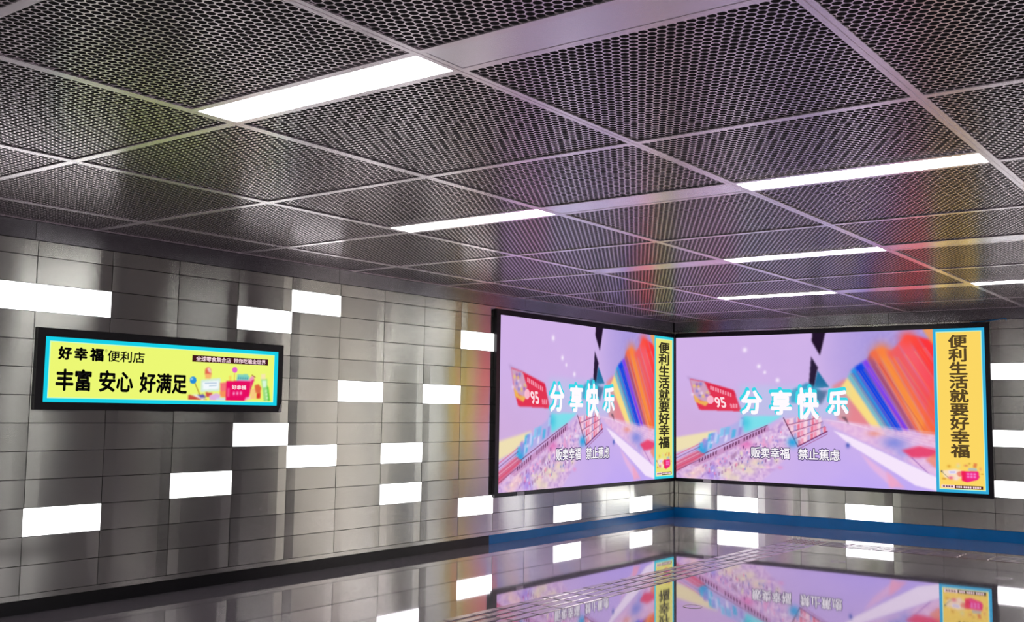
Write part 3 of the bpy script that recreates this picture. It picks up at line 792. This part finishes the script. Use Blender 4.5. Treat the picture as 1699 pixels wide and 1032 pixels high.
def screen(loc, rot, lb, rb, sw, label, ban_col, edge_col, line_col, ink, txt_w, txt_dx, goods):
    """lb, rb: bezel widths; sw: banner width"""
    root = empty('led_screen', loc, rot)
    tag(root, label, 'screen')
    H0, H1 = 0.505, 2.610
    D0, D1 = 0.553, 2.548
    Wd = lb + DISPW + sw + rb
    fr = MB().box((0, H0, 0.0), (Wd, D0, 0.04)).box((0, D1, 0.0), (Wd, H1, 0.04)).box((0, D0, 0.0), (lb, D1, 0.04)).box((Wd - rb, D0, 0.0), (Wd, D1, 0.04)).box((lb, D0, 0.0), (Wd - rb, D1, 0.02))
    fr.build('frame', BEZEL, root)
    disp = link('display', video_mesh, root, (lb, D0, 0.03))
    # banner: coloured edge, pale line, ground
    ban = MB().box((lb + DISPW, D0, 0.021), (lb + DISPW + sw, D1, 0.0302)).build('banner', edge_col, root)
    e = 0.034; x0 = lb + DISPW; x1 = x0 + sw
    MB().box((x0 + e, D0 + e, 0.0302), (x1 - e, D1 - e, 0.0306)).build('border_line', line_col, ban)
    e2 = e + 0.010
    MB().box((x0 + e2, D0 + e2, 0.0306), (x1 - e2, D1 - e2, 0.0310)).build('banner_ground', ban_col, ban)
    xc = (x0 + x1) / 2 + txt_dx
    vertical_text('便利生活就要好幸福', xc, txt_w, 2.470, 0.1665, ink, ban, 0.0318, 0.032)
    gw = sw - 2 * e2 - 0.02
    link('goods_drawing', goods, ban, (x0 + e2 + 0.01, 0.672, 0.0316))
    # foot line: white tab and dark phone tab
    MB().box((x0 + e2 + 0.015, 0.606, 0.0310), (x0 + e2 + 0.17, 0.642, 0.0314)).build('foot_tab', PINKW, ban)
    MB().box((x0 + e2 + 0.17, 0.602, 0.0310), (x1 - e2 - 0.02, 0.642, 0.0314)).build('foot_tab', MAROON, ban)
    # print too small to read: rows of marks
    mk = MB()
    for i in range(4): mk.box((x0 + e2 + 0.032 + i * 0.031, 0.613, 0.0314), (x0 + e2 + 0.056 + i * 0.031, 0.635, 0.0317))
    mk.build('foot_print', FOOTINK, ban)
    mk = MB(); q0 = x0 + e2 + 0.187; q1 = x1 - e2 - 0.035; n_ = 0
    for g, cnt in enumerate((3, 4, 4)):
        for i in range(cnt):
            xx = q0 + (q1 - q0) * (n_ + g * 0.5) / 12.2; n_ += 1
            mk.box((xx, 0.611, 0.0314), (xx + (q1 - q0) / 12.2 * 0.78, 0.634, 0.0317))
    mk.build('foot_print', PINKW, ban)
    # headline and caption on the video
    hx = [(0.281, 0.368), (0.402, 0.486), (0.505, 0.590), (0.622, 0.700)]
    for ch, (a, b) in zip('分享快乐', hx):
        r = (a * DISPW, (0.455 if ch != '快' else 0.425) * DISPH, b * DISPW, (0.622 if ch != '快' else 0.640) * DISPH)
        lettering(ch, (r[0] - .030, r[1] + .010, r[2] + .004, r[3] + .045), CYANL, disp, 0.0010, 0.055)
        lettering(ch, r, WHITE, disp, 0.0020, 0.042)
    for t, (a, b) in zip(('贩卖幸福', '禁止蕉虑'), ((0.320, 0.474), (0.508, 0.665))):
        r = (a * DISPW, 0.162 * DISPH, b * DISPW, 0.236 * DISPH)
        lettering(t, (r[0] - .012, r[1] - .012, r[2] + .012, r[3] + .012), PURPLE, disp, 0.0010, 0.085)
        lettering(t, r, WHITE, disp, 0.0020, 0.018)
    lettering('95', (0.176 * DISPW, 0.500 * DISPH, 0.222 * DISPW, 0.575 * DISPH), PINKW, disp, 0.0012, 0.03, shear=-0.25)
    return root, Wd

goods_y = paint_goods((236, 230, 124), 90, 64, False)
goods_o = paint_goods((252, 215, 100), 90, 64, False)
EDGE_L = semit('banner_edge_cyan', (52, 206, 226), 1.0); EDGE_B = semit('banner_edge_blue', (52, 172, 218), 1.0)
LINE = semit('banner_line_mint', (190, 246, 214), 1.0)
GRL = semit('banner_yellow', (236, 230, 124), 1.0); GRB = semit('banner_amber', (252, 215, 100), 1.0)
SWL, SWB = 0.555, 0.600
scr_l, wl_ = screen((0.0005, -4.265, 0), LROT, 0.070, 0.022, SWL, 'wide video screen on the left wall, its yellow banner at the corner', GRL, EDGE_L, LINE, INK2, 0.330, 0.0,
                    goods_y.mesh('goods_drawing', SWL - 0.108, 0.25, PRINT))
scr_b, wb_ = screen((0.042, -0.0005, 0), BROT, 0.008, 0.060, SWB, 'wide video screen on the end wall with an amber banner at right', GRB, EDGE_B, LINE, BROWN, 0.225, -0.01,
                    goods_o.mesh('goods_drawing', SWB - 0.108, 0.25, PRINT))
# small grey clips on the lower bezels
MB().cbox((0.42, 0.508, 0.04), (0.56, 0.548, 0.046), 0.004).build('clip', CLIP, scr_l)
MB().cbox((0.44, 0.508, 0.04), (0.56, 0.548, 0.046), 0.004).build('clip', CLIP, scr_b)

# ------------------------------------------------------------------ lightbox sign on the left wall
sg = empty('lightbox_sign', (0.0005, -9.618, 1.425), LROT)
sg.scale = (1, 1, 0.45)      # a shallow box
tag(sg, 'black framed lightbox sign with cyan border and yellow shop lettering', 'sign')
SW_, SH_ = 2.278, 0.590
def frame_bar(pts, z0, z1, inner):
    b = MB()
    (x0, y0), (x1, y1) = pts; (a0, b0), (a1, b1) = inner
    O = [(x0, y0), (x1, y0), (x1, y1), (x0, y1)]; I = [(a0, b0), (a1, b0), (a1, b1), (a0, b1)]
    v = [(p[0], p[1], 0.0) for p in O] + [(p[0], p[1], z1) for p in O] + [(p[0], p[1], z1) for p in I] + [(p[0], p[1], z0) for p in I]
    f = []
    for i in range(4):
        j = (i + 1) % 4
        f += [(i, j, 4 + j, 4 + i), (4 + i, 4 + j, 8 + j, 8 + i), (8 + i, 8 + j, 12 + j, 12 + i)]
    return b.add(v, f)
fb = frame_bar(((0, 0), (SW_, SH_)), 0.030, 0.046, ((0.062, 0.057), (SW_ - 0.054, SH_ - 0.062)))
fb.build('frame', BEZEL, sg)
SIGNC = semit('sign_cyan', (24, 208, 232), 1.0); SIGNY = semit('sign_yellow', (236, 248, 116), 1.0); SIGNL = semit('sign_line', (206, 255, 190), 1.0)
face = MB().box((0.060, 0.055, 0.0), (SW_ - 0.052, SH_ - 0.060, 0.034)).build('face', SIGNC, sg)
MB().box((0.096, 0.085, 0.034), (SW_ - 0.096, SH_ - 0.092, 0.0344)).build('border_line', SIGNL, face)
MB().box((0.104, 0.092, 0.0344), (SW_ - 0.104, SH_ - 0.099, 0.0348)).build('yellow_ground', SIGNY, face)
def sl(text, y0, z0, y1, z1, mat, bold, z=0.0356):
    return lettering(text, (y0 + 9.635, z0 - 1.425, y1 + 9.635, z1 - 1.425), mat, face, z, bold)
sl('好', -9.472, 1.790, -9.365, 1.888, INK, 0.050); sl('幸', -9.348, 1.790, -9.238, 1.888, INK, 0.050); sl('福', -9.222, 1.790, -9.107, 1.890, INK, 0.050)
sl('®', -9.098, 1.862, -9.078, 1.886, INK2, 0.0)
sl('便利店', -9.077, 1.793, -8.755, 1.879, INK, 0.018)
sl('丰富', -9.482, 1.563, -9.198, 1.727, INK, 0.034)
sl('安心', -9.136, 1.563, -8.846, 1.727, INK, 0.034)
sl('好满足', -8.791, 1.563, -8.351, 1.723, INK, 0.034)
MB().box((-8.312 + 9.635, 1.828 - 1.425, 0.0348), (-7.524 + 9.635, 1.882 - 1.425, 0.0352)).build('slogan_bar', MAROON, face)
sl('全球零食集合店', -8.275, 1.834, -7.925, 1.876, PINKW, 0.02)
sl('带你吃遍全世界', -7.895, 1.834, -7.550, 1.876, PINKW, 0.02)
gs = paint_goods((236, 248, 116), 190, 68, True)
link('goods_drawing', gs.mesh('goods_drawing', 0.885, 0.290, PRINT), face, (-8.355 + 9.635, 1.519 - 1.425, 0.0354))
sl('好幸福', -7.905, 1.612, -7.755, 1.650, PINKW, 0.03, 0.036);
MB().add([(SW_ - 0.035, 0.004, 0.0465), (SW_ - 0.006, 0.004, 0.0465), (SW_ - 0.004, 0.085, 0.0465), (SW_ - 0.016, 0.060, 0.0465),
          (SW_ - 0.035, 0.004, 0.044), (SW_ - 0.006, 0.004, 0.044), (SW_ - 0.004, 0.085, 0.044), (SW_ - 0.016, 0.060, 0.044)],
         [(0, 1, 2, 3), (7, 6, 5, 4), (0, 4, 5, 1), (1, 5, 6, 2), (2, 6, 7, 3), (3, 7, 4, 0)]).build('corner_clip', CLIP, sg)

# ------------------------------------------------------------------ blue cable stub above the end wall screen
def tube(pts, r, n=8):
    b = MB(); V = []; F = []
    for i, p in enumerate(pts):
        p = Vector(p); d = (Vector(pts[min(i + 1, len(pts) - 1)]) - Vector(pts[max(i - 1, 0)])).normalized()
        a = d.cross(Vector((0, 1, 0.1))).normalized(); c = d.cross(a)
        for k in range(n):
            t = 2 * math.pi * k / n
            V.append(tuple(p + a * r * math.cos(t) + c * r * math.sin(t)))
    for i in range(len(pts) - 1):
        for k in range(n):
            F.append((i * n + k, i * n + (k + 1) % n, (i + 1) * n + (k + 1) % n, (i + 1) * n + k))
    F.append(tuple(range(n - 1, -1, -1))); F.append(tuple((len(pts) - 1) * n + k for k in range(n)))
    return b.add(V, F)
cb = tube([(4.05, -0.012, 2.618), (4.20, -0.012, 2.622), (4.32, -0.012, 2.636), (4.43, -0.012, 2.647), (4.455, -0.014, 2.645), (4.458, -0.014, 2.630)], 0.006).build('cable', CABLE)
tag(cb, 'short blue cable running right from the end wall screen\'s top corner', 'cable')

# ------------------------------------------------------------------ tactile guide path in the floor
tp = empty('tactile_path', (2.56, -1.63, 0))
tag(tp, 'steel bar tactile guide path crossing the polished floor and turning right', 'guide path')
def bar_mesh(l, wv):
    h = 0.004; c = 0.006
    return mesh('guide_bar', [(-l / 2, -wv / 2, 0), (l / 2, -wv / 2, 0), (l / 2, wv / 2, 0), (-l / 2, wv / 2, 0), (-l / 2 + c, -wv / 2 + c, h), (l / 2 - c, -wv / 2 + c, h), (l / 2 - c, wv / 2 - c, h), (-l / 2 + c, wv / 2 - c, h)],
                [(4, 5, 6, 7), (0, 1, 5, 4), (1, 2, 6, 5), (2, 3, 7, 6), (3, 0, 4, 7)], TACT)
bm_ = bar_mesh(0.285, 0.075)
PX = [-0.162, -0.054, 0.054, 0.162]
y = -0.38
while y > -10.0:
    for p in PX:
        link('guide_bar', bm_, tp, (p, y, 0.0005), (0, 0, math.pi / 2))
    y -= 0.30
x = 0.38
while x < 7.4:
    for p in PX:
        link('guide_bar', bm_, tp, (x, p, 0.0005))
    x += 0.30
# warning plate with studs at the turn
sv = []; 
pl = MB().box((-0.21, -0.21, 0.0), (0.21, 0.21, 0.002))
pl.build('turn_plate', TACT, tp)
stud = MB()
n = 8
stud.add([(0.016 * math.cos(2 * math.pi * k / n), 0.016 * math.sin(2 * math.pi * k / n), 0.0) for k in range(n)] + [(0.010 * math.cos(2 * math.pi * k / n), 0.010 * math.sin(2 * math.pi * k / n), 0.005) for k in range(n)],
         [(k, (k + 1) % n, n + (k + 1) % n, n + k) for k in range(n)] + [tuple(range(n, 2 * n))])
stm = mesh('stud', stud.v, stud.f, TACT)
for i in range(6):
    for j in range(6):
        link('stud', stm, tp, (-0.175 + 0.07 * i, -0.175 + 0.07 * j, 0.002))

# round inlays in the floor
def ring_mesh(r0, r1, h, n=40):
    V = []; F = []
    for k in range(n):
        t = 2 * math.pi * k / n; c, s = math.cos(t), math.sin(t)
        V += [(r0 * c, r0 * s, 0), (r0 * c, r0 * s, h), (r1 * c, r1 * s, h), (r1 * c, r1 * s, 0)]
    for k in range(n):
        a, b = 4 * k, 4 * ((k + 1) % n)
        F += [(a, b, b + 1, a + 1), (a + 1, b + 1, b + 2, a + 2), (a + 2, b + 2, b + 3, a + 3)]
    return V, F
for (x, y), lab in [((4.99, -3.05), 'round steel floor inlay at right, below the amber banner\'s reflection edge'),
                    ((3.44, -3.00), 'round steel floor inlay between the guide path and the right one'),
                    ((3.46, -6.22), 'round steel floor inlay nearest the viewer, low in the middle of the floor')]:
    root = empty('floor_inlay', (x, y, 0)); tag(root, lab, 'floor inlay', 'round inlays in the floor')
    V, F = ring_mesh(0.062, 0.074, 0.003)
    link('ring', mesh('ring', V, F, TACT), root)
    k = 40
    link('cover', mesh('cover', [(0.0615 * math.cos(2 * math.pi * i / k), 0.0615 * math.sin(2 * math.pi * i / k), 0.0015) for i in range(k)], [tuple(range(k))], FLOORM), root)
